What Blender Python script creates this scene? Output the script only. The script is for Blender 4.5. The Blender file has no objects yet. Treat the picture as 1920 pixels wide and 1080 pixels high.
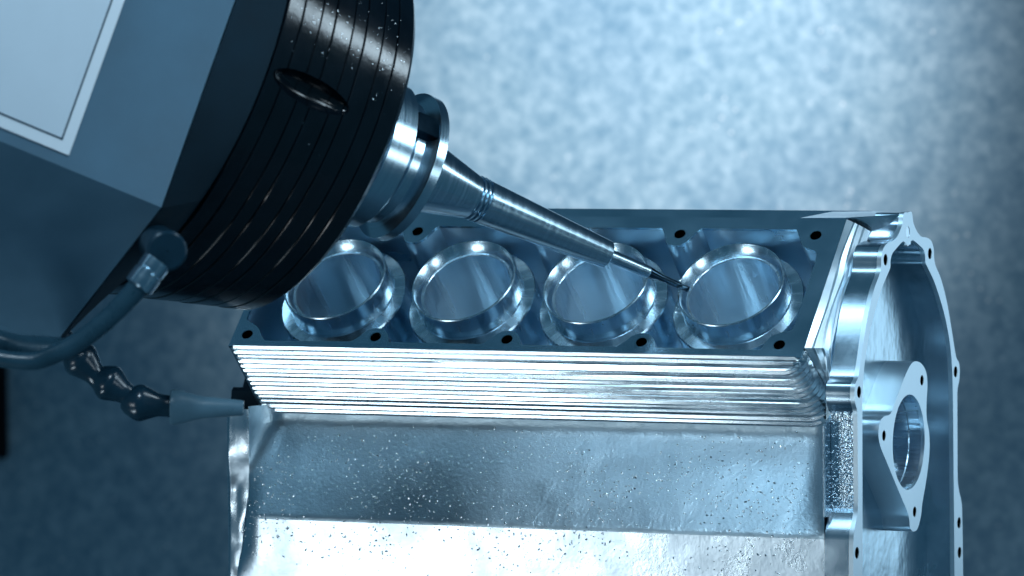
import bpy, bmesh, math, random
from mathutils import Vector, Matrix, noise
from mathutils.geometry import tessellate_polygon
random.seed(7)
sc = bpy.context.scene
COL = sc.collection
V = Vector

# ---------------------------------------------------------------- camera
cam_d = bpy.data.cameras.new('camera')
cam = bpy.data.objects.new('camera', cam_d); COL.objects.link(cam)
cam_d.sensor_width = 36.0
cam_d.lens = 174.715
cam_d.clip_start = 0.05; cam_d.clip_end = 60
R_ = V((0.912353, 0.409296, -0.009452)); U_ = V((-0.013610, 0.053396, 0.998481)); B_ = V((0.409178, -0.910838, 0.054287))
m = Matrix.Identity(4)
for i in range(3):
    m[i][0] = R_[i]; m[i][1] = U_[i]; m[i][2] = B_[i]
m.translation = V((1.337905, -3.465044, 0.246072))
cam.matrix_world = m
cam_d.dof.use_dof = True
cam_d.dof.focus_distance = 3.76
cam_d.dof.aperture_fstop = 9.5
sc.camera = cam

# ---------------------------------------------------------------- world and lamps
w = bpy.data.worlds.new('World'); sc.world = w; w.use_nodes = True
bg = w.node_tree.nodes['Background']
bg.inputs[0].default_value = (0.110, 0.33, 0.52, 1)
bg.inputs[1].default_value = 0.25

def area(name, loc, target, sx, sy, power, col, spread=180):
    d = bpy.data.lights.new(name, 'AREA'); d.shape = 'RECTANGLE'; d.size = sx; d.size_y = sy
    d.energy = power; d.color = col; d.spread = math.radians(spread)
    o = bpy.data.objects.new(name, d); COL.objects.link(o)
    o.location = loc
    o.rotation_euler = (V(target) - V(loc)).to_track_quat('-Z', 'Y').to_euler()
    return o
# unseen key softbox added low at the left front: the vertical faces mirror it
area('key_softbox', (-1.26, -2.0, -0.31), (-0.22, 0, -0.08), 0.60, 0.40, 0.85, (0.86, 0.95, 1.0), 80)
# unseen soft lamp added high in front to brighten housing wall and skirt
area('upper_fill', (-0.85, -0.95, 1.65), (-0.05, 0, 0.0), 0.7, 0.6, 0.9, (0.48, 0.77, 1.0), 70)
# unseen lamp added up front to shine down the bores
area('bore_fill', (0.15, -1.5, 1.5), (-0.2, 0.05, 0.0), 0.40, 0.40, 2.1, (0.66, 0.85, 1.0), 56)
# unseen lamp added on the right, picks out the holder and the data plate
area('right_fill', (2.0, -0.15, 1.05), (-0.15, -0.1, 0.08), 0.7, 0.8, 2.1, (0.66, 0.86, 1.0), 64)
# low unseen lamp added at the right for bright edges on the fin corners
area('fin_corner_fill', (2.0, -0.88, -0.08), (0.03, 0.0, -0.03), 0.45, 0.5, 0.30, (0.74, 0.90, 1.0), 40)
# small unseen lamp added on the right, behind, for the sheen on the drum
area('drum_sheen_fill', (1.8, 0.85, 0.78), (-0.3, -0.25, 0.25), 0.34, 0.26, 0.3, (0.66, 0.86, 1.0), 50)
# unseen lamp added low behind the block for the end faces to reflect
area('side_fill', (0.85, 1.45, -0.02), (0.05, 0.12, -0.03), 0.8, 0.7, 2.5, (0.58, 0.82, 1.0))
# unseen overhead lamp added to brighten the end shoulder
area('shoulder_fill', (0.85, -0.10, 1.50), (0.03, 0.02, 0.0), 0.70, 0.50, 1.6, (0.70, 0.88, 1.0), 70)
# low unseen strip added so the bore chamfers catch a streak
area('chamfer_fill', (-0.86, -1.10, -0.86), (-0.2, 0.05, 0.03), 0.55, 0.18, 0.9, (0.72, 0.89, 1.0), 80)
# spot on the enclosure wall
sd = bpy.data.lights.new('wall_lamp', 'SPOT'); sd.energy = 178; sd.color = (0.90, 0.95, 1.0)
sd.spot_size = math.radians(44); sd.spot_blend = 1.0; sd.shadow_soft_size = 0.10
so = bpy.data.objects.new('wall_lamp', sd); COL.objects.link(so)
so.location = (-0.50, 0.60, 0.80)
so.rotation_euler = (V((-0.87, 1.8, 0.24)) - so.location).to_track_quat('-Z', 'Y').to_euler()

sc.view_settings.view_transform = 'Standard'
sc.view_settings.look = 'None'
sc.view_settings.exposure = 0.0
sc.view_settings.gamma = 1.0
sc.cycles.max_bounces = 12
sc.cycles.glossy_bounces = 8
sc.cycles.sample_clamp_indirect = 6.0

# ---------------------------------------------------------------- materials
def mat(name):
    M = bpy.data.materials.new(name); M.use_nodes = True
    nt = M.node_tree; b = nt.nodes['Principled BSDF']
    return M, nt, b
def N_(nt, t, **kw):
    n = nt.nodes.new(t)
    for k, v in kw.items(): setattr(n, k, v)
    return n
def coords(nt, kind='Object', scale=(1, 1, 1), rot=(0, 0, 0)):
    tc = N_(nt, 'ShaderNodeTexCoord'); mp = N_(nt, 'ShaderNodeMapping')
    mp.inputs['Scale'].default_value = scale; mp.inputs['Rotation'].default_value = rot
    nt.links.new(tc.outputs[kind], mp.inputs[0]); return mp.outputs[0]
def noise_(nt, vec, scale, detail=3, rough=0.5):
    n = N_(nt, 'ShaderNodeTexNoise'); n.inputs['Scale'].default_value = scale
    n.inputs['Detail'].default_value = detail; n.inputs['Roughness'].default_value = rough
    nt.links.new(vec, n.inputs['Vector']); return n.outputs[0]
def ramp(nt, fac, pts):
    r = N_(nt, 'ShaderNodeValToRGB'); e = r.color_ramp.elements
    e[0].position, e[0].color = pts[0][0], tuple(pts[0][1]) + (1,)
    e[1].position, e[1].color = pts[-1][0], tuple(pts[-1][1]) + (1,)
    for p, c in pts[1:-1]:
        k = e.new(p); k.color = tuple(c) + (1,)
    nt.links.new(fac, r.inputs[0]); return r.outputs[0]
def rng(nt, fac, a, b, c, d):
    r = N_(nt, 'ShaderNodeMapRange')
    for i, v in zip((1, 2, 3, 4), (a, b, c, d)): r.inputs[i].default_value = v
    nt.links.new(fac, r.inputs[0]); return r.outputs[0]
def bump(nt, b, h, strength, dist, prev=None):
    n = N_(nt, 'ShaderNodeBump'); n.inputs['Strength'].default_value = strength; n.inputs['Distance'].default_value = dist
    nt.links.new(h, n.inputs['Height'])
    if prev is not None: nt.links.new(prev, n.inputs['Normal'])
    nt.links.new(n.outputs[0], b.inputs['Normal']); return n.outputs[0]

ALU = (0.64, 0.77, 0.86)
def metal(name, col=ALU, r0=0.16, r1=0.34, nscale=18, stretch=(1, 1, 1), bs=0.0, bd=0.0005, bscale=400, uv=False, waves=None, speck=None):
    M, nt, b = mat(name)
    b.inputs['Metallic'].default_value = 1.0
    vec = coords(nt, 'UV' if uv else 'Object', stretch)
    n1 = noise_(nt, vec, nscale, 4, 0.6)
    nt.links.new(rng(nt, n1, 0.3, 0.7, r0, r1), b.inputs['Roughness'])
    nt.links.new(ramp(nt, n1, [(0.3, [c * 0.86 for c in col]), (0.7, col)]), b.inputs['Base Color'])
    prev = None
    if bs:
        prev = bump(nt, b, noise_(nt, vec, bscale, 3, 0.6), bs, bd)
    if waves:
        sc_, rot, dist, st = waves
        wv = N_(nt, 'ShaderNodeTexWave', wave_type='BANDS', bands_direction='X')
        wv.inputs['Scale'].default_value = sc_; wv.inputs['Distortion'].default_value = dist
        wv.inputs['Detail'].default_value = 2; wv.inputs['Detail Scale'].default_value = 0.4
        nt.links.new(coords(nt, 'Object', (1, 1, 1), rot), wv.inputs['Vector'])
        prev = bump(nt, b, wv.outputs[0], st, 0.0004, prev)
    if speck:
        vo = N_(nt, 'ShaderNodeTexVoronoi'); vo.inputs['Scale'].default_value = speck[0]
        nt.links.new(coords(nt, 'Object'), vo.inputs['Vector'])
        h = rng(nt, vo.outputs['Distance'], 0.0, 0.5, 1.0, 0.0)
        n2 = noise_(nt, coords(nt, 'Object'), 60, 3)
        mul = N_(nt, 'ShaderNodeMath', operation='MULTIPLY'); nt.links.new(h, mul.inputs[0]); nt.links.new(rng(nt, n2, 0.42, 0.6, 0.0, 1.0), mul.inputs[1])
        prev = bump(nt, b, mul.outputs[0], speck[1], speck[2], prev)
    return M

MT = {}
MT['deck'] = metal('milled_deck', (0.50, 0.70, 0.82), 0.16, 0.26, 14, bs=0.04, bd=0.0003, bscale=700)
MT['smooth'] = metal('machined_aluminium', ALU, 0.12, 0.28, 20, bs=0.05, bd=0.0003, bscale=300)
MT['face'] = metal('faced_aluminium', (0.70, 0.84, 0.92), 0.30, 0.42, 16, bs=0.04, bd=0.0002, bscale=900)
MT['fin'] = metal('stepped_aluminium', (0.74, 0.86, 0.93), 0.12, 0.30, 22, (1, 1, 3), bs=0.03, bd=0.0003, bscale=500, speck=(900, 0.07, 0.0003))
MT['skirt'] = metal('rough_milled_aluminium', (0.62, 0.78, 0.87), 0.36, 0.50, 25, bs=0.55, bd=0.0007, bscale=300, speck=(900, 0.25, 0.0004))
MT['pad'] = metal('fly_cut_aluminium', (0.70, 0.82, 0.90), 0.22, 0.36, 25, bs=0.22, bd=0.0005, bscale=260)
MT['dimple'] = metal('dimpled_aluminium', (0.62, 0.78, 0.88), 0.12, 0.28, 30, bs=0.5, bd=0.001, bscale=420, speck=(500, 1.0, 0.0015))
MT['wave'] = metal('milled_lines', (0.64, 0.79, 0.88), 0.18, 0.34, 25, bs=0.1, bd=0.0005, bscale=300, waves=(160, (0, 0.5, 0), 6, 0.35))
MT['bore'] = metal('honed_bore', (0.64, 0.80, 0.90), 0.12, 0.34, 1.0, (13, 0.4, 1), bs=0.42, bd=0.0030, bscale=1.0, uv=True)
MT['bore'].node_tree.nodes['Principled BSDF'].inputs['Metallic'].default_value = 0.92
MT['rim'] = metal('turned_aluminium', (0.62, 0.79, 0.89), 0.17, 0.30, 1.0, (34, 3, 1), uv=True)
MT['steel'] = metal('ground_steel', (0.52, 0.68, 0.78), 0.16, 0.26, 1.0, (2, 60, 1), bs=0.02, bd=0.0002, bscale=3, uv=True)
MT['carbide_shade'] = metal('dark_carbide_and_shade', (0.035, 0.07, 0.10), 0.12, 0.22, 60)  # cutter carbide; also paints the shade inside the bolt holes
MT['inner'] = metal('pocket_aluminium', (0.56, 0.74, 0.85), 0.24, 0.46, 22, bs=0.10, bd=0.0008, bscale=120)
MT['cavity'] = metal('cavity_aluminium', (0.58, 0.76, 0.86), 0.16, 0.30, 14, bs=0.22, bd=0.004, bscale=26)

def plain(name, col, rough=0.5, metallic=0.0, nz=0.15, nscale=30, bs=0.05, bscale=300, coat=0.0, spec=0.5):
    M, nt, b = mat(name)
    v = coords(nt)
    n1 = noise_(nt, v, nscale, 5, 0.6)
    nt.links.new(ramp(nt, n1, [(0.3, [c * (1 - nz) for c in col]), (0.7, [c * (1 + nz) for c in col])]), b.inputs['Base Color'])
    nt.links.new(rng(nt, n1, 0.3, 0.7, rough * 0.8, rough * 1.2), b.inputs['Roughness'])
    b.inputs['Metallic'].default_value = metallic
    b.inputs['Specular IOR Level'].default_value = spec
    b.inputs['Coat Weight'].default_value = coat
    if bs: bump(nt, b, noise_(nt, v, bscale, 3), bs, 0.0006)
    return M
MT['paint'] = plain('grey_paint', (0.075, 0.165, 0.240), 0.42, 0, 0.10, 18, 0.04, 500)
MT['paint_shade'] = plain('dark_paint_and_shade', (0.007, 0.021, 0.033), 0.7, 0, 0.25, 20, 0.04, 300, spec=0.12)  # cowl paint; also the shade coloured onto the rear flange
MT['black'] = plain('black_lacquer', (0.0015, 0.004, 0.007), 0.16, 0, 0.3, 40, 0.10, 260, 0.0)
MT['matblack'] = plain('black_rubber', (0.002, 0.004, 0.007), 0.6, 0, 0.3, 40, 0.05, 300, spec=0.2)
MT['label'] = plain('label_film', (0.64, 0.76, 0.85), 0.5, 0, 0.05, 9, 0)
MT['labelrim'] = plain('label_border', (0.78, 0.88, 0.95), 0.5, 0, 0.03, 9, 0)
MT['labelink'] = plain('label_ink', (0.012, 0.05, 0.085), 0.5, 0, 0.05, 9, 0)
MT['hose'] = plain('rubber_hose', (0.016, 0.055, 0.085), 0.28, 0, 0.2, 40, 0.08, 200)
MT['nozzledark'] = plain('dark_plastic', (0.006, 0.026, 0.045), 0.22, 0, 0.15, 60, 0.05, 250)
MT['nozzletip'] = plain('blue_plastic', (0.080, 0.165, 0.225), 0.34, 0, 0.1, 60, 0.05, 250)
MT['table'] = plain('table_iron', (0.02, 0.06, 0.09), 0.5, 0.6, 0.2, 20, 0.05)

def wall_mat():
    M, nt, b = mat('enclosure_panel')
    v = coords(nt)
    n1 = noise_(nt, v, 62, 5, 0.70)
    n0 = noise_(nt, v, 5, 3, 0.5)
    base = ramp(nt, n1, [(0.30, (0.120, 0.23, 0.31)), (0.52, (0.235, 0.345, 0.415)), (0.74, (0.39, 0.50, 0.56))])
    vo = N_(nt, 'ShaderNodeTexVoronoi'); vo.inputs['Scale'].default_value = 70
    nt.links.new(v, vo.inputs['Vector'])
    dot = rng(nt, vo.outputs['Distance'], 0.10, 0.16, 1.0, 0.0)
    pick = rng(nt, noise_(nt, v, 14, 2), 0.5, 0.62, 0.0, 1.0)
    mu = N_(nt, 'ShaderNodeMath', operation='MULTIPLY'); nt.links.new(dot, mu.inputs[0]); nt.links.new(pick, mu.inputs[1])
    mx = N_(nt, 'ShaderNodeMix', data_type='RGBA')
    nt.links.new(mu.outputs[0], mx.inputs[0]); nt.links.new(base, mx.inputs[6]); mx.inputs[7].default_value = (0.62, 0.65, 0.67, 1)
    mx2 = N_(nt, 'ShaderNodeMix', data_type='RGBA', blend_type='MULTIPLY'); mx2.inputs[0].default_value = 1.0
    nt.links.new(mx.outputs[2], mx2.inputs[6]); nt.links.new(ramp(nt, n0, [(0.3, (0.86, 0.90, 0.95)), (0.7, (1, 1, 1))]), mx2.inputs[7])
    nt.links.new(mx2.outputs[2], b.inputs['Base Color'])
    b.inputs['Roughness'].default_value = 0.55
    return M
MT['wall'] = wall_mat()

# ---------------------------------------------------------------- mesh helpers
def smooth01(t): t = max(0, min(1, t)); return t * t * (3 - 2 * t)
def tag(o, label=None, cat=None, group=None, kind=None):
    if label: o['label'] = label
    if cat: o['category'] = cat
    if group: o['group'] = group
    if kind: o['kind'] = kind
    return o
def empty(name, loc, label, cat):
    o = bpy.data.objects.new(name, None); COL.objects.link(o); o.location = loc; o.empty_display_size = 0.05
    return tag(o, label, cat)
def link(name, me, material, parent=None, smooth=True, angle=32):
    me.validate(); me.update()
    if smooth:
        me.polygons.foreach_set('use_smooth', [True] * len(me.polygons))
        me.set_sharp_from_angle(angle=math.radians(angle))
    if material: me.materials.append(MT[material])
    o = bpy.data.objects.new(name, me); COL.objects.link(o)
    if parent is not None:
        o.parent = parent
        o.matrix_parent_inverse = (Matrix.Translation(parent.location)).inverted()
        if parent.parent is not None: o.matrix_parent_inverse = Matrix.Identity(4)
    return o
def mesh(name, verts, faces, material, parent=None, smooth=True, angle=32, fix=True):
    me = bpy.data.meshes.new(name); me.from_pydata([tuple(v) for v in verts], [], faces)
    if fix:
        bm = bmesh.new(); bm.from_mesh(me); bmesh.ops.recalc_face_normals(bm, faces=bm.faces); bm.to_mesh(me); bm.free()
    return link(name, me, material, parent, smooth, angle)
def spline(pts, n=6, closed=False):
    out = []; k = len(pts)
    rngi = range(k if closed else k - 1)
    for i in rngi:
        g = lambda j: V(pts[j % k]) if closed else V(pts[max(0, min(k - 1, j))])
        p0, p1, p2, p3 = g(i - 1), g(i), g(i + 1), g(i + 2)
        for s in range(n):
            t = s / n
            out.append(tuple(0.5 * ((2 * p1) + (p2 - p0) * t + (2 * p0 - 5 * p1 + 4 * p2 - p3) * t * t + (3 * p1 - p0 - 3 * p2 + p3) * t ** 3)))
    if not closed: out.append(tuple(pts[-1]))
    return out
def circle(cx, cy, r, n=28):
    return [(cx + r * math.cos(2 * math.pi * i / n), cy + r * math.sin(2 * math.pi * i / n)) for i in range(n)]
def plate(name, loops, mp, d0, d1, material, parent, cap0=True, cap1=True, angle=32, bev=0.0):
    """solid sheet: outer loop + holes in (u,v), pushed from depth d0 to d1"""
    flat = [p for l in loops for p in l]
    tris = tessellate_polygon([[V((p[0], p[1], 0)) for p in l] for l in loops])
    n = len(flat)
    verts = [mp(p[0], p[1], d0) for p in flat] + [mp(p[0], p[1], d1) for p in flat]
    faces = []
    if cap0: faces += [tuple(t) for t in tris]
    if cap1: faces += [tuple(i + n for i in reversed(t)) for t in tris]
    s = 0
    for l in loops:
        k = len(l)
        for i in range(k):
            a, b = s + i, s + (i + 1) % k
            faces.append((a, b, b + n, a + n))
        s += k
    return mesh(name, verts, faces, material, parent, True, angle)
def lathe_data(o, ax, e1, e2, prof, seg=96, closed=False):
    verts, faces, uvs = [], [], []
    k = len(prof)
    for j in range(seg):
        t = 2 * math.pi * j / seg
        d = e1 * math.cos(t) + e2 * math.sin(t)
        for h, r in prof: verts.append(o + ax * h + d * r)
    for j in range(seg):
        j2 = (j + 1) % seg
        for i in range(k if closed else k - 1):
            i2 = (i + 1) % k
            faces.append((j * k + i, j * k + i2, j2 * k + i2, j2 * k + i))
            uvs.append((j, prof[i][0], prof[i2][0]))
    return verts, faces, uvs
def lathe(name, o, ax, e1, e2, prof, material, parent, seg=96, closed=False, angle=28):
    verts, faces, uvs = lathe_data(o, ax, e1, e2, prof, seg, closed)
    me = bpy.data.meshes.new(name); me.from_pydata([tuple(v) for v in verts], [], faces)
    uvl = me.uv_layers.new(name='UVMap'); i = 0
    for (j, h0, h1) in uvs:
        for (u, v) in ((j, h0), (j, h1), (j + 1, h1), (j + 1, h0)):
            uvl.data[i].uv = (u / seg, v * 10); i += 1
    bm = bmesh.new(); bm.from_mesh(me); bmesh.ops.recalc_face_normals(bm, faces=bm.faces); bm.to_mesh(me); bm.free()
    return link(name, me, material, parent, True, angle)
def box(name, lo, hi, material, parent, bevel=0.0):
    x0, y0, z0 = lo; x1, y1, z1 = hi
    bm = bmesh.new(); bmesh.ops.create_cube(bm, size=1)
    for v in bm.verts: v.co = V(((x0 + x1) / 2 + v.co.x * (x1 - x0), (y0 + y1) / 2 + v.co.y * (y1 - y0), (z0 + z1) / 2 + v.co.z * (z1 - z0)))
    if bevel: bmesh.ops.bevel(bm, geom=bm.edges[:], offset=bevel, segments=2, affect='EDGES')
    me = bpy.data.meshes.new(name); bm.to_mesh(me); bm.free()
    return link(name, me, material, parent)
def tube(name, pts, rad, material, parent, seg=20, n=8, caps=True):
    P = [V(p) for p in spline(pts, n)]
    rr = rad if callable(rad) else (lambda t: rad)
    verts, faces = [], []
    t0 = (P[1] - P[0]).normalized(); e1 = t0.orthogonal().normalized()
    for i, p in enumerate(P):
        t = (P[min(i + 1, len(P) - 1)] - P[max(i - 1, 0)]).normalized()
        e1 = (e1 - t * e1.dot(t)).normalized(); e2 = t.cross(e1)
        r = rr(i / (len(P) - 1))
        for j in range(seg):
            a = 2 * math.pi * j / seg
            verts.append(p + (e1 * math.cos(a) + e2 * math.sin(a)) * r)
    for i in range(len(P) - 1):
        for j in range(seg):
            j2 = (j + 1) % seg
            faces.append((i * seg + j, i * seg + j2, (i + 1) * seg + j2, (i + 1) * seg + j))
    if caps:
        faces.append(tuple(range(seg))); faces.append(tuple((len(P) - 1) * seg + j for j in range(seg)))
    return mesh(name, verts, faces, material, parent)

# ---------------------------------------------------------------- setting
ZB = -0.27
o = box('wall', (-5, 1.8, -1.6), (4, 1.86, 2.6), 'wall', None); tag(o, kind='structure')
o = box('machine_table', (-0.62, -0.30, ZB - 0.12), (0.30, 0.50, ZB - 0.001), 'table', None, 0.006); tag(o, kind='structure')

br = empty('wall_bracket', (-1.82, 1.80, -0.27), 'black blurred bracket on the far wall at the left edge', 'bracket')
box('bracket_plate', (-1.95, 1.785, -0.285), (-1.702, 1.80, -0.165), 'matblack', br, 0.003)
box('bracket_arm', (-1.93, 1.68, -0.270), (-1.712, 1.785, -0.180), 'matblack', br, 0.006)

# ---------------------------------------------------------------- engine block
c = math.sqrt(0.5); PITCH = 0.1117
block = empty('engine_block', (-0.22, 0.119, ZB), 'shiny milled aluminium V8 engine block with four open bores under the cutter', 'engine block')
def D(x, v, h): return V((x, v * c - h * c, v * c + h * c))           # near deck: along, up the slope, out of the face
def D2(x, v, h): p = D(x, v, h); return V((p.x, 0.238 - p.y, p.z + 0.0037))   # far bank
nrm = V((0, -c, c)); eX = V((1, 0, 0)); eV = V((0, c, c))

X0, X1 = -0.459, 0.0205
outer = [(X0, -0.0125), (X1, -0.0125), (X1, 0.1285), (X0, 0.1285)]
low = [(-0.0194, -0.0051), (-0.0136, 0.0004), (-0.0095, 0.0059), (-0.0037, 0.0088), (0.0031, 0.0082), (0.0093, 0.0031), (0.0128, -0.0051)]
upp = [(-0.0165, 0.1170), (-0.0105, 0.1060), (-0.0080, 0.1010), (0.0005, 0.0990), (0.0076, 0.1032), (0.0132, 0.1133), (0.0165, 0.1170)]
pk = []
pk += spline([(-0.4287, -0.0060), (-0.4339, -0.0014), (-0.4400, 0.0075), (-0.4524, 0.0150)], 4)
pk += spline([(-0.4535, 0.0200), (-0.4530, 0.0950), (-0.4450, 0.1010), (-0.4360, 0.1050), (-0.4300, 0.1170)], 4)
for j in (3, 2, 1):
    pk += spline([(x - PITCH * j, v) for x, v in upp], 5)
pk += spline([(-0.0169, 0.1168), (-0.0079, 0.1006), (0.0000, 0.0965), (0.0052, 0.0930), (0.0066, 0.0850)], 4)
pk += spline([(0.0069, 0.0220), (0.0055, 0.0150), (0.0003, 0.0130), (-0.0090, 0.0080), (-0.0127, -0.0020), (-0.0150, -0.0054)], 4)
for j in (1, 2, 3):
    pk += spline([(x - PITCH * j, v) for x, v in reversed(low)], 5)
holes = [circle(-PITCH * j, 0.0, 0.0046) for j in range(5)] + [circle(-PITCH * j, 0.111, 0.0046) for j in range(5)]
plate('deck', [outer, pk] + holes, D, 0.0, -0.0022, 'deck', block, True, True)
corner = [(X1 - 0.024 + 0.024 * math.sin(a), -0.0125 + 0.0150 - 0.0150 * math.cos(a)) for a in [math.pi / 2 * i / 10 for i in range(11)]]
body = [(X0 + 0.0003, -0.0123)] + [(x - 0.0003, v + 0.0002) for x, v in corner] + [(X1 - 0.0003, 0.1282), (X0 + 0.0003, 0.1282)]
plate('bank_wall', [body, [(x, v) for x, v in pk]], D, -0.0022, -0.072, 'inner', block, False, False)
plate('pocket_floor', [[(X0 + .004, -0.010), (X1 - .004, -0.010), (X1 - .004, 0.124), (X0 + .004, 0.124)]] + [circle(-PITCH * (j + .5), 0.06, 0.045, 40) for j in range(4)], D, -0.066, -0.069, 'inner', block)
for j in range(5):
    for v in (0.0, 0.111):
        lathe('bolt_hole', D(-PITCH * j, v, 0), nrm, eX, eV, [(-0.0006, 0.00440), (-0.012, 0.00440), (-0.024, 0.0044), (-0.026, 0.0001)], 'carbide_shade', block, 24)  # dark lining stands in for shade down the hole
for j in range(4):
    xc = -PITCH * (j + 0.5)
    prof = [(-0.066, 0.0520), (-0.0240, 0.0520), (-0.0225, 0.0512), (-0.0215, 0.0430), (-0.020, 0.0425), (-0.0006, 0.0425), (0.0001, 0.0419), (0.0001, 0.0411),
            (-0.0004, 0.0406), (-0.0092, 0.0370), (-0.0093, 0.0357), (-0.0099, 0.0353), (-0.064, 0.0353), (-0.0645, 0.0364), (-0.0760, 0.0364), (-0.0762, 0.001)]
    sl = lathe('cylinder_sleeve', D(xc, 0.0600, 0), nrm, eX, eV, prof[9:15], 'bore', block, 128)
    lathe('bounce_cap', D(xc, 0.0600, 0), nrm, eX, eV, [(-0.0755, 0.0366), (-0.0765, 0.0005)], 'face', sl, 64)  # cap added to close the bore, bright to bounce light onto its walls
    lathe('sleeve_rim', D(xc, 0.0600, 0), nrm, eX, eV, prof[4:10], 'rim', sl, 160)
    lathe('sleeve_base', D(xc, 0.0600, 0), nrm, eX, eV, prof[:5], 'rim', sl, 128)

# far bank with its deck, valley and rear mass
plate('far_deck', [outer] + [circle(-PITCH * j, v, 0.0046) for j in range(5) for v in (0.0, 0.111)] + [circle(-PITCH * (j + .5), 0.06, 0.036, 48) for j in range(4)],
      D2, 0.0, -0.028, 'deck', block, True, True)
box('valley_floor', (X0 + .002, 0.107, 0.058), (X1 - .002, 0.131, 0.069), 'inner', block, 0.004)
box('crankcase', (-0.4555, 0.062, ZB), (0.035, 0.232, -0.088), 'smooth', block, 0.004)

# stepped fins under the deck edge
T = 0.00377; YB = -0.0088; NF = 15
tilts = [0.00, 0.01, 0.10, 0.00, 0.08, 0.04, 0.09, 0.05, 0.06, 0.09, 0.05, 0.07, 0.06, 0.05, 0.05]
for k in range(NF):
    yk = YB + k * T; zk = YB - (k + 1) * T
    top = min(zk + 0.025, yk - 0.0006)
    xr = 0.0196 + 0.0006 * k; xl = -0.4578 + 0.00008 * k
    h = top - zk
    r = min(0.021, h * 0.97)
    path = []                                   # (x, z, inward normal)
    rl = 0.0030
    for i in range(5):
        a = math.pi / 2 * i / 4
        path.append((xl + rl - rl * math.cos(a), zk + rl - rl * math.sin(a), math.cos(a), math.sin(a)))
    nx_ = 48
    for i in range(1, nx_): path.append((xl + rl + (xr - r - xl - rl) * i / nx_, zk, 0, 1))
    for i in range(15):
        a = math.pi / 2 * i / 14
        path.append((xr - r + r * math.sin(a), zk + r - r * math.cos(a), -math.sin(a), math.cos(a)))
    if top - zk - r > 0.0004: path.append((xr, top, -1, 0))
    ch = T * random.choice((0.34, 0.42, 0.52, 0.60)); W_ = T * 1.12
    verts, faces = [], []
    for (x, z, mx_, mz_) in path:
        f_ = smooth01((x + 0.36 - 0.012 * k + 0.05 * noise.noise(V((x * 5, k * 3.3, 0)))) / 0.26)
        tl = 1.3 * tilts[k] * f_ + 0.06 * noise.noise(V((x * 9, k * 0.9, 4))) + (0.30 * max(0, -mx_ - 0.45) if x > -0.05 else 0)
        j1 = 0.00012 * noise.noise(V((x * 60, k * 7.1, 1)))
        sf = smooth01(max(0, -mx_) / 0.8) if x > -0.05 else 0
        ch_ = ch * (1 - 0.6 * sf)
        for o_, d_ in ((W_, tl * W_), (ch_, tl * ch_), (ch_ * 0.30, ch_ * 0.30), (0.0, ch_), (T * 0.22 * (1 - sf) - 0.0022 * sf, T * (0.62 + 0.25 * sf)), (T * 0.10 * (1 - sf) - 0.0018 * sf, T * 1.2)):
            verts.append((x + mx_ * o_, yk + d_, z + mz_ * (o_ + j1)))
    for i in range(len(path) - 1):
        for j in range(5): faces.append((i * 6 + j, i * 6 + j + 1, (i + 1) * 6 + j + 1, (i + 1) * 6 + j))
    mesh('fin', verts, faces, 'fin', block, True, 13)

# flared crankcase skirt below the fins
def prof_y(z):
    a, b = -0.068, -0.142
    if z > a: return 0.047
    t = (a - z) / (a - b)
    if t < 1:
        y = 0.047 - 0.051 * (0.10 * t + 0.90 * (t - 0.5 * math.sin(math.pi * t) / math.pi * 0.0))
        # small fillets at both ends
        if t > 0.975: return -0.004 + 0.051 * 1.0752 * (1.025 - t) ** 2 / 0.10 
        if t < 0.14: y = 0.047 - 0.051 * (t * t / 0.26)
        else: y = 0.047 - 0.051 * (0.0753 + (t - 0.14) * (0.9247 / 0.86))
        return y
    if t < 1.025: return -0.004 + 0.051 * 1.0752 * (1.025 - t) ** 2 / 0.10
    return -0.004
xs = [-0.4572 + (0.0366 + 0.4572) * i / 220 for i in range(221)]
zs = [-0.0585 - (0.2695 - 0.0585) * i / 120 for i in range(121)]
verts, faces = [], []
for z in zs:
    y0 = prof_y(z)
    for x in xs:
        y = y0
        t = (x - 0.0066) / 0.030
        if t > 0: y = y0 + (-0.004 - y0) * (1 - math.sqrt(max(0, 1 - t * t)))
        t = (-0.436 - x) / 0.0212
        if t > 0: y = min(y, y0) + (0.020 - y0) * (1 - math.sqrt(max(0, 1 - min(t, 1) ** 2))) * smooth01((z + 0.2) / 0.07)
        y += (0.0009 * noise.noise(V((x * 14, 3.1, z * 22))) + 0.0004 * noise.noise(V((x * 60, 9.1, z * 60)))) * (0.25 + 0.75 * smooth01((z + 0.150) / 0.012))
        verts.append((x, y, z))
nx = len(xs)
for i in range(len(zs) - 1):
    for j in range(nx - 1):
        faces.append((i * nx + j, i * nx + j + 1, (i + 1) * nx + j + 1, (i + 1) * nx + j))
cut = next(i for i, z in enumerate(zs) if z < -0.1435)
mesh('skirt', verts[:(cut + 1) * nx], [f for f in faces if max(f) < (cut + 1) * nx], 'skirt', block, True, 60)
mesh('lower_pad', verts[cut * nx:], [tuple(i - cut * nx for i in f) for f in faces if min(f) >= cut * nx], 'pad', block, True, 60)
# rib that closes the skirt against the housing
plate('end_rib', [[(-0.0028, -0.060), (-0.0028, -0.128), (0.03, -0.128), (0.03, -0.045)]], lambda y, z, d: V((d, y, z)), 0.0352, 0.0372, 'smooth', block)

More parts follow.
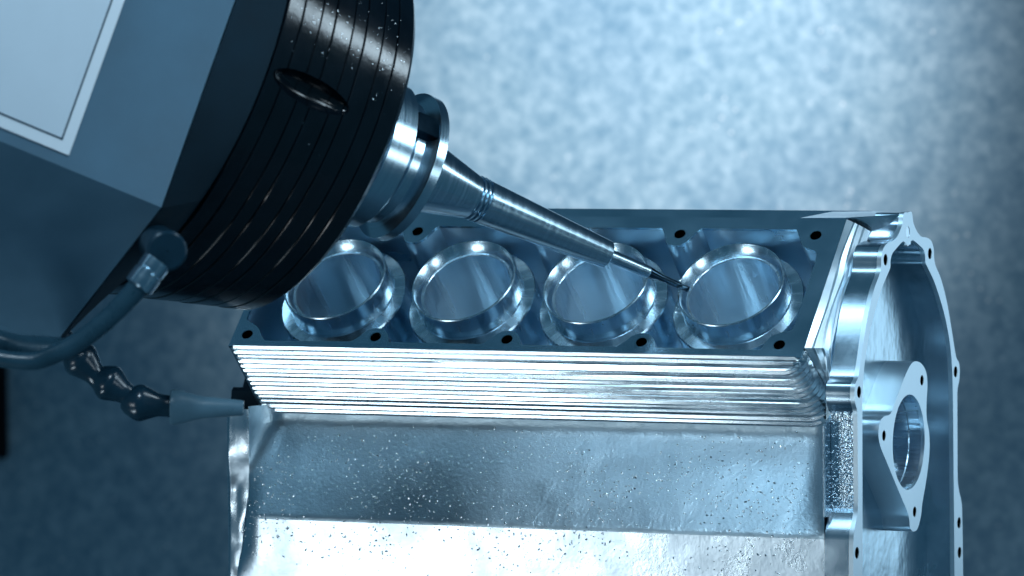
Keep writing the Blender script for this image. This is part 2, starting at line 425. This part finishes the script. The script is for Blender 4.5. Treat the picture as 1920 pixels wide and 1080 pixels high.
# rear flange at the left end
def lump(x, z): return 0.0035 * noise.noise(V((x * 40, 1.7, z * 30))) + 0.0012 * noise.noise(V((x * 90, 5.7, z * 70)))
verts, faces = [], []
xs2 = [-0.4885 + (0.0325) * i / 40 for i in range(41)]; zs2 = [-0.062 - (0.2075) * i / 160 for i in range(161)]
for z in zs2:
    for x in xs2:
        e = smooth01((x + 0.4885) / 0.006)
        verts.append((x, 0.044 - 0.008 * e + lump(x, z) * e, z))
n2 = len(xs2)
for i in range(len(zs2) - 1):
    for j in range(n2 - 1):
        faces.append((i * n2 + j, i * n2 + j + 1, (i + 1) * n2 + j + 1, (i + 1) * n2 + j))
mesh('rear_flange_face', verts, faces, 'pad', block, True, 60)
arch = spline([(0.046, ZB + .001), (0.050, -0.063), (0.066, -0.055), (0.082, -0.030), (0.105, 0.010), (0.119, 0.014), (0.133, 0.010), (0.156, -0.030), (0.172, -0.055), (0.188, -0.063), (0.192, ZB + .001)], 5)
plate('rear_flange', [arch], lambda y, z, d: V((d, y, z)), -0.4885, -0.4560, 'paint_shade', block)  # dark colour stands in for the shade on this flange

# timing housing at the right end
YC = 0.119
half_o = [(0.0, 0.0947), (0.009, 0.0945), (0.0128, 0.0865), (0.0200, 0.0800), (0.0300, 0.0752), (0.0440, 0.0735), (0.0540, 0.0705), (0.0592, 0.0640), (0.0605, 0.0560), (0.0645, 0.0500), (0.0760, 0.0400), (0.0880, 0.0240), (0.0965, 0.0080), (0.1040, -0.0085), (0.1090, -0.0195), (0.1125, -0.0245), (0.1180, -0.0285), (0.1197, -0.0350), (0.1180, -0.0425), (0.1140, -0.0490), (0.1133, -0.0600), (0.1133, -0.0900), (0.1133, -0.1180), (0.1165, -0.1290), (0.1220, -0.1380), (0.1240, -0.1500), (0.1255, -0.2000), (0.1260, -0.2690)]
half_i = [(0.0, 0.0688), (0.0038, 0.0705), (0.0090, 0.0730), (0.0150, 0.0722), (0.0260, 0.0685), (0.0350, 0.0650), (0.0392, 0.0600), (0.0400, 0.0545), (0.0470, 0.0490), (0.0620, 0.0370), (0.0810, 0.0155), (0.0930, -0.0040), (0.0995, -0.0220), (0.1020, -0.0400), (0.1030, -0.0600), (0.1038, -0.1200), (0.1045, -0.1700), (0.1045, -0.2550)]
so_ = spline(half_o, 4); si_ = spline(half_i, 4)
def full(h): return [(YC - y, z) for y, z in h] + [(YC + y, z) for y, z in reversed(h[1:])]
fo = full(so_); fi = full(si_)
XM = lambda y, z, d: V((d, y, z))
XF, XB = 0.0598, 0.0370
bolts = [(0.119, 0.0798), (0.0687, 0.061), (0.1693, 0.061), (0.0094, -0.0348), (0.2286, -0.0348), (0.0028, -0.1545), (0.2352, -0.1545), (0.0018, -0.178), (0.2360, -0.178), (0.0018, -0.215), (0.2362, -0.215)]
plate('front_flange', [fo, fi] + [circle(y, z, 0.0044) for y, z in bolts], XM, XF, XF - 0.0035, 'face', block, True, True)
for y, z in bolts:
    lathe('bolt_hole', V((XF, y, z)), eX, V((0, 1, 0)), V((0, 0, 1)), [(-0.0006, 0.00420), (-0.010, 0.00420), (-0.018, 0.0042), (-0.0185, 0.0001)], 'carbide_shade', block, 20)  # shade in the hole painted as a dark lining
# body behind the flange: same outline, with the sunk dimpled panel on the near side
def sink(p):
    y, z = p
    return (max(y, 0.0098), z) if -0.1235 < z < -0.0505 and y < YC else (y + (0.0003 if y < YC else -0.0003), z - 0.0003)
fo2 = [sink(p) for p in fo]
i0 = next(i for i, p in enumerate(fo2) if p[0] > 0.0095 and p[1] < -0.05 and p[0] < 0.05)
plate('housing_wall', [fo2, fi], XM, XF - 0.0035, XB, 'smooth', block, False, True, 24)
verts, faces = [], []
for i in range(61):
    for j in range(13):
        verts.append((XB + 0.0006 + (XF - 0.0036 - XB - 0.0006) * j / 12, 0.0092, -0.0505 - 0.073 * i / 60))
for i in range(60):
    for j in range(12): faces.append((i * 13 + j, i * 13 + j + 1, (i + 1) * 13 + j + 1, (i + 1) * 13 + j))
mesh('dimpled_panel', verts, faces, 'dimple', block)
# cavity floor, with a hole behind the bearing boss
HC = (0.1198, -0.0813); HR = 0.0365
plate('cavity_floor', [[(YC + (y - YC) * 0.985, z) for y, z in full(spline([(a + .002, b + .001) for a, b in half_i], 4))], circle(HC[0], HC[1], HR, 64)], XM, XB, XB - 0.006, 'cavity', block)
tri = spline([(0.1304, -0.0206), (0.1480, -0.0225), (0.1600, -0.0300), (0.1633, -0.0400), (0.1610, -0.0540), (0.1612, -0.0660), (0.1672, -0.0800), (0.1665, -0.0960), (0.1590, -0.1150), (0.1500, -0.1310), (0.1470, -0.1400), (0.1390, -0.1495), (0.1290, -0.1510), (0.1215, -0.1470), (0.1180, -0.1370), (0.1010, -0.1210), (0.0716, -0.0939), (0.0560, -0.0790), (0.0519, -0.0690), (0.0560, -0.0605), (0.0640, -0.0575), (0.0785, -0.0565), (0.0870, -0.0500), (0.0980, -0.0410), (0.1145, -0.0281)], 5, True)
tb = [(0.1506, -0.036), (0.0642, -0.0718), (0.1323, -0.136)]
plate('bearing_boss', [tri, circle(HC[0], HC[1], HR, 72)] + [circle(y, z, 0.0040) for y, z in tb], XM, XF - 0.0004, XB - 0.001, 'face', block, True, False, 24)
for y, z in tb:
    lathe('bolt_hole', V((XF - 0.0004, y, z)), eX, V((0, 1, 0)), V((0, 0, 1)), [(-0.0006, 0.00382), (-0.010, 0.00382), (-0.016, 0.0038), (-0.0165, 0.0001)], 'carbide_shade', block, 20)  # dark lining again for the shade in the hole
lathe('bearing_bore', V((XF - 0.0008, HC[0], HC[1])), eX, V((0, 1, 0)), V((0, 0, 1)), [(0.0, 0.03655), (-0.012, 0.0363), (-0.0125, 0.0352), (-0.022, 0.0352), (-0.0225, 0.0362), (-0.06, 0.0362), (-0.0605, 0.001)], 'bore', block, 72)

# slanted shoulder between the deck end and the housing
A = []
for i in range(45):
    t = i / 44; z = 0.0905 - t * (0.0905 + 0.0600)
    zt_ = YB + 0.006
    A.append(V((X1 + 0.0004 + max(0, (zt_ - z) / T) * 0.0006 + (0.0008 if z < zt_ else 0), z - 0.0004 if z > zt_ else YB + 0.0071 + (zt_ - z), z)))
hb = [(y, z) for y, z in so_ if -0.052 < z < 0.088]
seg = [0]
for p, q in zip(hb, hb[1:]): seg.append(seg[-1] + math.hypot(p[0] - q[0], p[1] - q[1]))
def along(s):
    s *= seg[-1]
    for i in range(len(hb) - 1):
        if seg[i + 1] >= s:
            t = (s - seg[i]) / (seg[i + 1] - seg[i]); return (hb[i][0] + t * (hb[i + 1][0] - hb[i][0]), hb[i][1] + t * (hb[i + 1][1] - hb[i][1]))
    return hb[-1]
Bc = []
for i in range(45):
    zt = A[i].z
    # match the housing outline at the same height
    best = min(hb, key=lambda p: abs(p[1] - (0.0875 + (zt - 0.0905) * (0.1385 / 0.1505))))
    y, z = along(i / 44)
    zz = 0.0875 - (i / 44) * 0.138
    if zz > 0.064: best = (0.0592 - (zz - 0.064) / 0.0235 * 0.029, zz)
    else:
      for p, q in zip(hb, hb[1:]):
        if p[1] >= zz >= q[1] and p[1] != q[1]:
            t = (p[1] - zz) / (p[1] - q[1]); best = (min(p[0] + t * (q[0] - p[0]), 0.1150), zz); break
    fd = 0.0065 * smooth01((zz + 0.045) / 0.05)
    Bc.append(V((XB + 0.0012, YC - best[0] + fd, zz - fd)))
cols = [0.0]
for k, u in enumerate((0.24, 0.46, 0.68)):
    cols += [u - 0.012, u + 0.045]
cols += [1.0]
verts, faces = [], []
for i in range(45):
    for k, u in enumerate(cols):
        wob = 0.03 * math.sin(i * 0.33 + u * 9) * (0 if k in (0, len(cols) - 1) else 1)
        uu = min(1, max(0, u + wob))
        p = A[i].lerp(Bc[i], uu)
        step = (k // 2) * 0.0010 if k not in (0, len(cols) - 1) else 0
        bulge = 0.004 * math.sin(math.pi * uu)
        p = p + V((0.5, -0.8, 0.1)) * (bulge * 0.6) + V((0.4, -0.6, 0)) * (0.0016 if k % 2 == 0 and k not in (0, len(cols) - 1) else 0)
        verts.append(p)
nc = len(cols)
for i in range(44):
    for k in range(nc - 1): faces.append((i * nc + k, i * nc + k + 1, (i + 1) * nc + k + 1, (i + 1) * nc + k))
mesh('end_shoulder', verts, faces, 'face', block, True, 10)
# top rail of the housing, spanning the valley
rail = [(-0.0174, 0.0915, 0.0911), (0.0195, 0.0918, 0.0916), (0.0595, 0.1105, 0.0938), (0.0595, 0.1275, 0.0938), (0.0205, 0.1475, 0.0945), (-0.0100, 0.1475, 0.0942)]
verts = [V(p) for p in rail] + [V((p[0], p[1] * 0.8 + 0.024, 0.070)) for p in rail]
k = len(rail)
mesh('top_rail', verts, [tuple(range(k)), tuple(reversed(range(k, 2 * k)))] + [(i, (i + 1) % k, (i + 1) % k + k, i + k) for i in range(k)], 'smooth', block)

# ---------------------------------------------------------------- spindle head
TIP = V((-0.0890585, 0.0407467, 0.0379183))
TN = V((0.1964044, 0.3246955, 0.9252017)); TW = V((0.7956295, -0.6042442, 0.0431584)); TA = V((-0.573061, -0.7276413, 0.3770136))
def S(n, w_, L): return TIP + TN * n + TW * w_ + TA * L
head = empty('spindle_head', S(0, 0, 0.70), 'tilted grey machine spindle head with ribbed black drum nose', 'spindle')
LN, LR, RN, RR = 0.3427, 0.4630, 0.1422, 0.1720
# slot cutter
def ellipsoid(ctr, ax3, rad):
    bm = bmesh.new(); bmesh.ops.create_uvsphere(bm, u_segments=40, v_segments=24, radius=1)
    for v in bm.verts:
        v.co = ctr + ax3[0] * (v.co.x * rad[0]) + ax3[1] * (v.co.y * rad[1]) + ax3[2] * (v.co.z * rad[2])
    bmesh.ops.recalc_face_normals(bm, faces=bm.faces)
    me = bpy.data.meshes.new('slot_cutter'); bm.to_mesh(me); bm.free()
    ob = bpy.data.objects.new('slot_cutter', me); COL.objects.link(ob); return ob
gen = (S(0, RR, LR) - S(0, RN, LN)).normalized()
cutter = ellipsoid(S(-0.0093, 0.1625, 0.4235), (gen, TN, TW), (0.037, 0.0105, 0.012))
NR = 8
edge = [0.0, 0.150, 0.265, 0.400, 0.500, 0.640, 0.745, 0.880, 1.0]
for k in range(NR):
    g = 0.0003
    l0 = LN + (LR - LN) * edge[k] + (g if k else 0); l1 = LN + (LR - LN) * edge[k + 1] - g
    rad = lambda L: RN + (L - LN) * (RR - RN) / (LR - LN)
    bv = 0.0006
    off = 0.0003 if k % 2 else 0.0
    if k == 0:
        prof = [(l0 + 0.004, 0.080), (l0, 0.120), (l0, rad(l0) - 0.0035), (l0 + 0.004, rad(l0 + 0.004)), (l1 - bv, rad(l1)), (l1, rad(l1) - bv), (l1, 0.080)]
    else:
        prof = [(l0, 0.080), (l0, rad(l0) - bv - off), (l0 + bv, rad(l0) - off), (l1 - bv, rad(l1) - off), (l1, rad(l1) - bv - off), (l1, 0.080)]
    ob = lathe('drum_ring', TIP, TA, TN, TW, prof, 'black', head, 160, True, 28)
    md = ob.modifiers.new('slot', 'BOOLEAN'); md.object = cutter; md.operation = 'DIFFERENCE'; md.solver = 'EXACT'
bpy.context.view_layer.update()
dg = bpy.context.evaluated_depsgraph_get()
for ob in [o for o in head.children if o.name.startswith('drum_ring')]:
    ev = ob.evaluated_get(dg)
    me = bpy.data.meshes.new_from_object(ev); ob.modifiers.clear(); ob.data = me
    me.polygons.foreach_set('use_smooth', [True] * len(me.polygons)); me.set_sharp_from_angle(angle=math.radians(28))
bpy.data.objects.remove(cutter)
lathe('drum_core', TIP, TA, TN, TW, [(LN + 0.006, 0.04), (LN + 0.006, RN - 0.016), (LR + 0.002, RR - 0.016), (LR + 0.002, 0.04)], 'matblack', head, 96, True)
# cast grey housing behind the drum
sec = [(-0.1247, 0.160), (0.0286, 0.1666), (0.19, 0.1735), (0.235, 0.125), (0.235, -0.15), (0.18, -0.2), (-0.19, -0.2), (-0.245, -0.15), (-0.2265, 0.0559)]
LH0, LH1 = 0.500, 0.98
def ringpoly(n):
    out = []; tot = 0; L_ = []
    for i in range(len(sec)):
        a, b = V(sec[i]), V(sec[(i + 1) % len(sec)]); L_.append((b - a).length)
    return out
# bevelled transition: polygon -> circle
nseg = 18
poly = []
for i in range(len(sec)):
    a, b = V(sec[i]), V(sec[(i + 1) % len(sec)])
    for s in range(nseg): poly.append(a.lerp(b, s / nseg))
verts, faces = [], []
for p in poly: verts.append(S(p.x, p.y, LH0 + 0.001))
for p in poly:
    d = p.normalized() * (RR - 0.002); verts.append(S(d.x, d.y, LR + 0.001))
kp = len(poly)
for i in range(kp): faces.append((i, (i + 1) % kp, (i + 1) % kp + kp, i + kp))
mesh('nose_cowl', verts, faces, 'paint_shade', head, True, 12)
ins = lambda p, e: (p[0] - p[0] / math.hypot(*p) * e, p[1] - p[1] / math.hypot(*p) * e)
rings = [([ins(p, 0.0025) for p in sec], LH0), (sec, LH0 + 0.0022), (sec, LH1)]
verts = []; faces = []
for s_, L in rings: verts += [S(p[0], p[1], L) for p in s_]
ks = len(sec)
faces.append(tuple(range(ks))); faces.append(tuple(reversed(range(2 * ks, 3 * ks))))
for r in range(2):
    for i in range(ks): faces.append((r * ks + i, r * ks + (i + 1) % ks, (r + 1) * ks + (i + 1) % ks, (r + 1) * ks + i))
mesh('housing', verts, faces, 'paint', head, True, 10)
# data plate on the housing: white sheet, printed frame line
def pw(n): return 0.160 + (n + 0.1247) * (0.0066 / 0.1533)
def sheet(name, n0, n1, l0, l1, lift, material, parent, th=0.0006):
    vs = [S(n, pw(n) + l, L) for l in (lift, lift - th) for (n, L) in ((n0, l0), (n1, l0), (n1, l1), (n0, l1))]
    return mesh(name, vs, [(0, 1, 2, 3), (7, 6, 5, 4), (0, 4, 5, 1), (1, 5, 6, 2), (2, 6, 7, 3), (3, 7, 4, 0)], material, parent, False)
lp = sheet('label_plate', -0.1160, 0.16, 0.5790, 0.86, 0.0012, 'labelrim', head, 0.0016)
a0, a1, b0, b1 = -0.1082, 0.152, 0.5872, 0.852
for (n0, n1, l0, l1) in ((a0, a0 + 0.0013, b0, b1), (a1 - 0.0013, a1, b0, b1), (a0 + 0.0013, a1 - 0.0013, b0, b0 + 0.0013), (a0 + 0.0013, a1 - 0.0013, b1 - 0.0013, b1)):
    sheet('frame_line', n0, n1, l0, l1, 0.00145, 'labelink', lp, 0.0004)
sheet('label_field', a0 + 0.0013, a1 - 0.0013, b0 + 0.0013, b1 - 0.0013, 0.0014, 'label', lp, 0.0004)

# ---------------------------------------------------------------- tool holder and cutter
holder = empty('tool_holder', S(0, 0, 0.30), 'polished steel tool holder with grooved slim nose in the black drum', 'tool holder')
def lat(name, prof, material, parent, seg=96, closed=False, angle=25): return lathe(name, TIP, TA, TN, TW, prof, material, parent, seg, closed, angle)
lat('nose_sleeve', [(0.0772, 0.0056), (0.0768, 0.0100), (0.0776, 0.0108), (0.1910, 0.0170)], 'steel', holder)
z = 0.1910; prof = [(0.1910, 0.0170)]
for i in range(3):
    a = 0.1918 + i * 0.0036
    prof += [(a, 0.0171), (a + 0.0001, 0.0140), (a + 0.0019, 0.0140), (a + 0.0020, 0.0172), (a + 0.0033, 0.0174)]
prof += [(0.2030, 0.0176)]
lat('groove_band', prof, 'steel', holder)
lat('taper_cone', [(0.2030, 0.0176), (0.2480, 0.0285), (0.2560, 0.0302), (0.2577, 0.032), (0.2577, 0.0555)], 'steel', holder)
lat('front_collar', [(0.2577, 0.0555), (0.2583, 0.0570), (0.2655, 0.0571), (0.2662, 0.0562), (0.2720, 0.0480), (0.2790, 0.0480)], 'steel', holder)
lat('rear_collar', [(0.2790, 0.0480), (0.2845, 0.0555), (0.2852, 0.0562), (0.3030, 0.0562), (0.3036, 0.0555), (0.3040, 0.0500), (0.3100, 0.0500), (0.3105, 0.0600), (0.3180, 0.0600), (0.3430, 0.0680), (0.3500, 0.0680)], 'steel', holder)
# drive key notch on the collars
kd = math.radians(205)
for ang in (math.radians(62), math.radians(242)):
    dn, dw = math.cos(ang), math.sin(ang); tn, tw = -dw, dn
    vs = []
    for L in (0.2665, 0.2848):
        for r_ in (0.0475, 0.0566):
            for s_ in (-0.008, 0.008): vs.append(S(dn * r_ + tn * s_, dw * r_ + tw * s_, L))
    mesh('drive_key', vs, [(0, 1, 3, 2), (4, 6, 7, 5), (0, 2, 6, 4), (1, 5, 7, 3), (2, 3, 7, 6), (0, 4, 5, 1)], 'carbide_shade', holder, False)
mill = empty('end_mill', S(0, 0, 0.0), 'thin dark cutter whose tip touches the rightmost bore', 'cutter')
lat('shank', [(0.1000, 0.0052), (0.0390, 0.0050), (0.0385, 0.0047)], 'steel', mill, 40)
lat('neck', [(0.0385, 0.0047), (0.0375, 0.0046), (0.0270, 0.0027), (0.0120, 0.0025)], 'carbide_shade', mill, 40)
# two-flute twisted tip
verts, faces = [], []
ns = 24
for i in range(15):
    L = 0.0120 * (1 - i / 14)
    rr = 0.0025 if L > 0.0015 else 0.0025 * math.sqrt(max(0.02, 1 - ((0.0015 - L) / 0.0016) ** 2))
    for j in range(ns):
        a = 2 * math.pi * j / ns
        r_ = rr * (0.80 + 0.20 * abs(math.cos(a - L * 420)))
        verts.append(S(r_ * math.cos(a), r_ * math.sin(a), L))
for i in range(14):
    for j in range(ns): faces.append((i * ns + j, i * ns + (j + 1) % ns, (i + 1) * ns + (j + 1) % ns, (i + 1) * ns + j))
faces.append(tuple(14 * ns + j for j in range(ns)))
mesh('flute_tip', verts, faces, 'carbide_shade', mill)

# ---------------------------------------------------------------- hose with fitting, nozzle
hose = empty('coolant_hose', S(-0.1574, 0.1850, 0.5043), 'dark rubber hose with chrome ferrule looping under the grey spindle housing', 'hose')
fc = S(-0.1574, 0.1985, 0.5043); fax = (TW * 0.93 + TN * -0.2 + TA * 0.25).normalized()
fe1 = fax.orthogonal().normalized(); fe2 = fax.cross(fe1)
lathe('elbow_body', fc, fax, fe1, fe2, [(0.004, 0.0005), (0.004, 0.0120), (0.002, 0.0138), (-0.014, 0.0138), (-0.016, 0.0125), (-0.080, 0.0125)], 'nozzledark', hose, 48)
p0, p1 = S(-0.1600, 0.1950, 0.5048), S(-0.1860, 0.1905, 0.5122)
d = (p1 - p0).normalized(); e1 = d.orthogonal().normalized(); e2 = d.cross(e1); Lf = (p1 - p0).length
lathe('ferrule', p0, d, e1, e2, [(0.006, 0.0100), (Lf * 0.52, 0.0100), (Lf * 0.54, 0.0093), (Lf * 0.58, 0.0093), (Lf * 0.60, 0.0102), (Lf, 0.0102), (Lf + .001, 0.0085)], 'steel', hose, 48)
tube('hose_tube', [(-0.2634, -0.5058, 0.0725), (-0.2666, -0.5075, 0.0678), (-0.2776, -0.5133, 0.0546), (-0.2915, -0.5204, 0.0404), (-0.3062, -0.5277, 0.0287), (-0.3192, -0.5340, 0.0216), (-0.3317, -0.5398, 0.0174), (-0.3521, -0.5489, 0.0194), (-0.3752, -0.5589, 0.0258)], lambda t: 0.0078 - 0.0022 * t, 'hose', hose, 24)
cable = empty('cable', S(-0.245, 0.11, 0.545), 'thin dark cable behind the loop of the rubber hose', 'cable')
tube('cable_sheath', [tuple(S(*p)) for p in [(-0.230, 0.075, 0.505), (-0.236, 0.090, 0.525), (-0.243, 0.105, 0.548), (-0.247, 0.118, 0.575), (-0.248, 0.125, 0.62), (-0.245, 0.11, 0.70)]], 0.0085, 'hose', cable, 20)

noz = empty('coolant_nozzle', S(-0.2255, 0.05, 0.475), 'segmented dark plastic coolant nozzle with pale blue tip under the drum', 'nozzle')
def turned(name, a, b, prof, material, seg=48):
    a, b = V(a), V(b); dd = b - a; l = dd.length; dd.normalize(); e1 = dd.orthogonal().normalized(); e2 = dd.cross(e1)
    return lathe(name, a, dd, e1, e2, [(t * l, r) for t, r in prof], material, noz, seg, angle=40)
RS = 0.0131
sp = [(-0.62, 0.40), (-0.50, 0.62), (-0.26, 0.84), (-0.10, 0.96), (0.02, 1.0), (0.14, 0.985), (0.24, 0.93), (0.66, 0.66), (0.82, 0.60), (1.0, 0.585), (1.25, 0.60), (1.4, 0.3)]
for a, b in (((-0.3711, -0.4043, 0.0091), (-0.3589, -0.3997, -0.0049)), ((-0.3527, -0.3970, -0.0076), (-0.3392, -0.3915, -0.0171)), ((-0.3330, -0.3890, -0.0221), (-0.3152, -0.3812, -0.0245))):
    turned('nozzle_segment', a, b, [(t, r * RS) for t, r in sp], 'nozzledark')
turned('nozzle_tip', (-0.3124, -0.3800, -0.0253), (-0.2654, -0.3590, -0.0265), [(0.03, 0.0075), (0.0, 0.0118), (0.015, 0.0126), (0.06, 0.0128), (0.16, 0.0116), (0.36, 0.0086), (0.46, 0.0078), (0.97, 0.0055), (1.0, 0.0050), (1.0, 0.0030), (0.9, 0.0028)], 'nozzletip')
turned('nozzle_root', (-0.3903, -0.4115, 0.0329), (-0.3711, -0.4043, 0.0091), [(0.0, 0.0082), (0.8, 0.0082)], 'nozzledark', 32)

# ---------------------------------------------------------------- loose metal chips
def chips(name, label, places):
    ico = bmesh.new(); bmesh.ops.create_icosphere(ico, subdivisions=1, radius=1)
    bv_ = [v.co.copy() for v in ico.verts]; bf = [[v.index for v in f.verts] for f in ico.faces]; ico.free()
    verts, faces = [], []
    for p, n, sz in places:
        n = n.normalized(); e1 = n.orthogonal().normalized(); e2 = n.cross(e1); a = random.uniform(0, 6.28)
        f1 = e1 * math.cos(a) + e2 * math.sin(a); f2 = n.cross(f1)
        sx, sy, sz_ = sz * random.uniform(0.7, 1.8), sz * random.uniform(0.6, 1.0), sz * random.uniform(0.12, 0.3)
        b0 = len(verts)
        for v in bv_: verts.append(p + f1 * (v.x * sx) + f2 * (v.y * sy) + n * (v.z * sz_))
        for f in bf: faces.append([i + b0 for i in f])
    o = mesh(name, verts, faces, 'chip', None, True, 60, False)
    return tag(o, label, 'metal chips', None, 'stuff')
MT['chip'] = metal('bright_chip', (0.84, 0.92, 0.97), 0.14, 0.30, 200)
pl = []
for _ in range(4200):
    x = random.uniform(-0.452, 0.03); z = random.triangular(-0.068, -0.19, -0.10)
    dn = noise.noise(V((x * 16, 2.2, z * 30)))
    if dn < random.uniform(-0.5, 0.25): continue
    y = prof_y(z); g = (prof_y(z + 0.001) - prof_y(z - 0.001)) / 0.002
    pl.append((V((x, y - 0.0002, z)), V((random.gauss(0, 0.10), -1, random.gauss(-0.02, 0.16))), random.choice((0.0003, 0.0004, 0.0006, 0.0009))))
for _ in range(500):
    k = random.randrange(NF); x = random.uniform(-0.45, 0.0); 
    pl.append((V((x, YB + k * T, YB - k * T - random.uniform(0.1, 0.8) * T)), V((0, -1, 0)), random.choice((0.0002, 0.0003, 0.0004))))
for _ in range(260):
    pl.append((V((random.uniform(0.039, 0.056), 0.0092, random.uniform(-0.122, -0.052))), V((0, -1, 0)), random.choice((0.0003, 0.0004, 0.0006))))
for _ in range(60):                      # fresh swarf where the cutter meets the rim
    a = math.pi + random.gauss(0.0, 0.16); r_ = random.uniform(0.0405, 0.050)
    p = D(-PITCH * 0.5 + r_ * math.cos(a), 0.060 + r_ * math.sin(a), 0.0004 if r_ < 0.0422 else -0.0215)
    pl.append((p, V((random.gauss(0, .4), -0.7 + random.gauss(0, .4), 0.7)), random.choice((0.0004, 0.0006, 0.0009))))
chips('metal_chips', 'tiny bright aluminium chips scattered over the block side', pl)
pl = []
for _ in range(150):
    L = random.uniform(LN + 0.005, LR - 0.003); ang = random.gauss(0.28, 0.20)
    r_ = RN + (L - LN) * (RR - RN) / (LR - LN)
    pl.append((S(r_ * math.sin(ang), r_ * math.cos(ang), L), TN * math.sin(ang) + TW * math.cos(ang), random.choice((0.0002, 0.00025, 0.0004))))
chips('coolant_specks', 'fine bright coolant specks on the black ribbed drum', pl)['category'] = 'coolant specks'
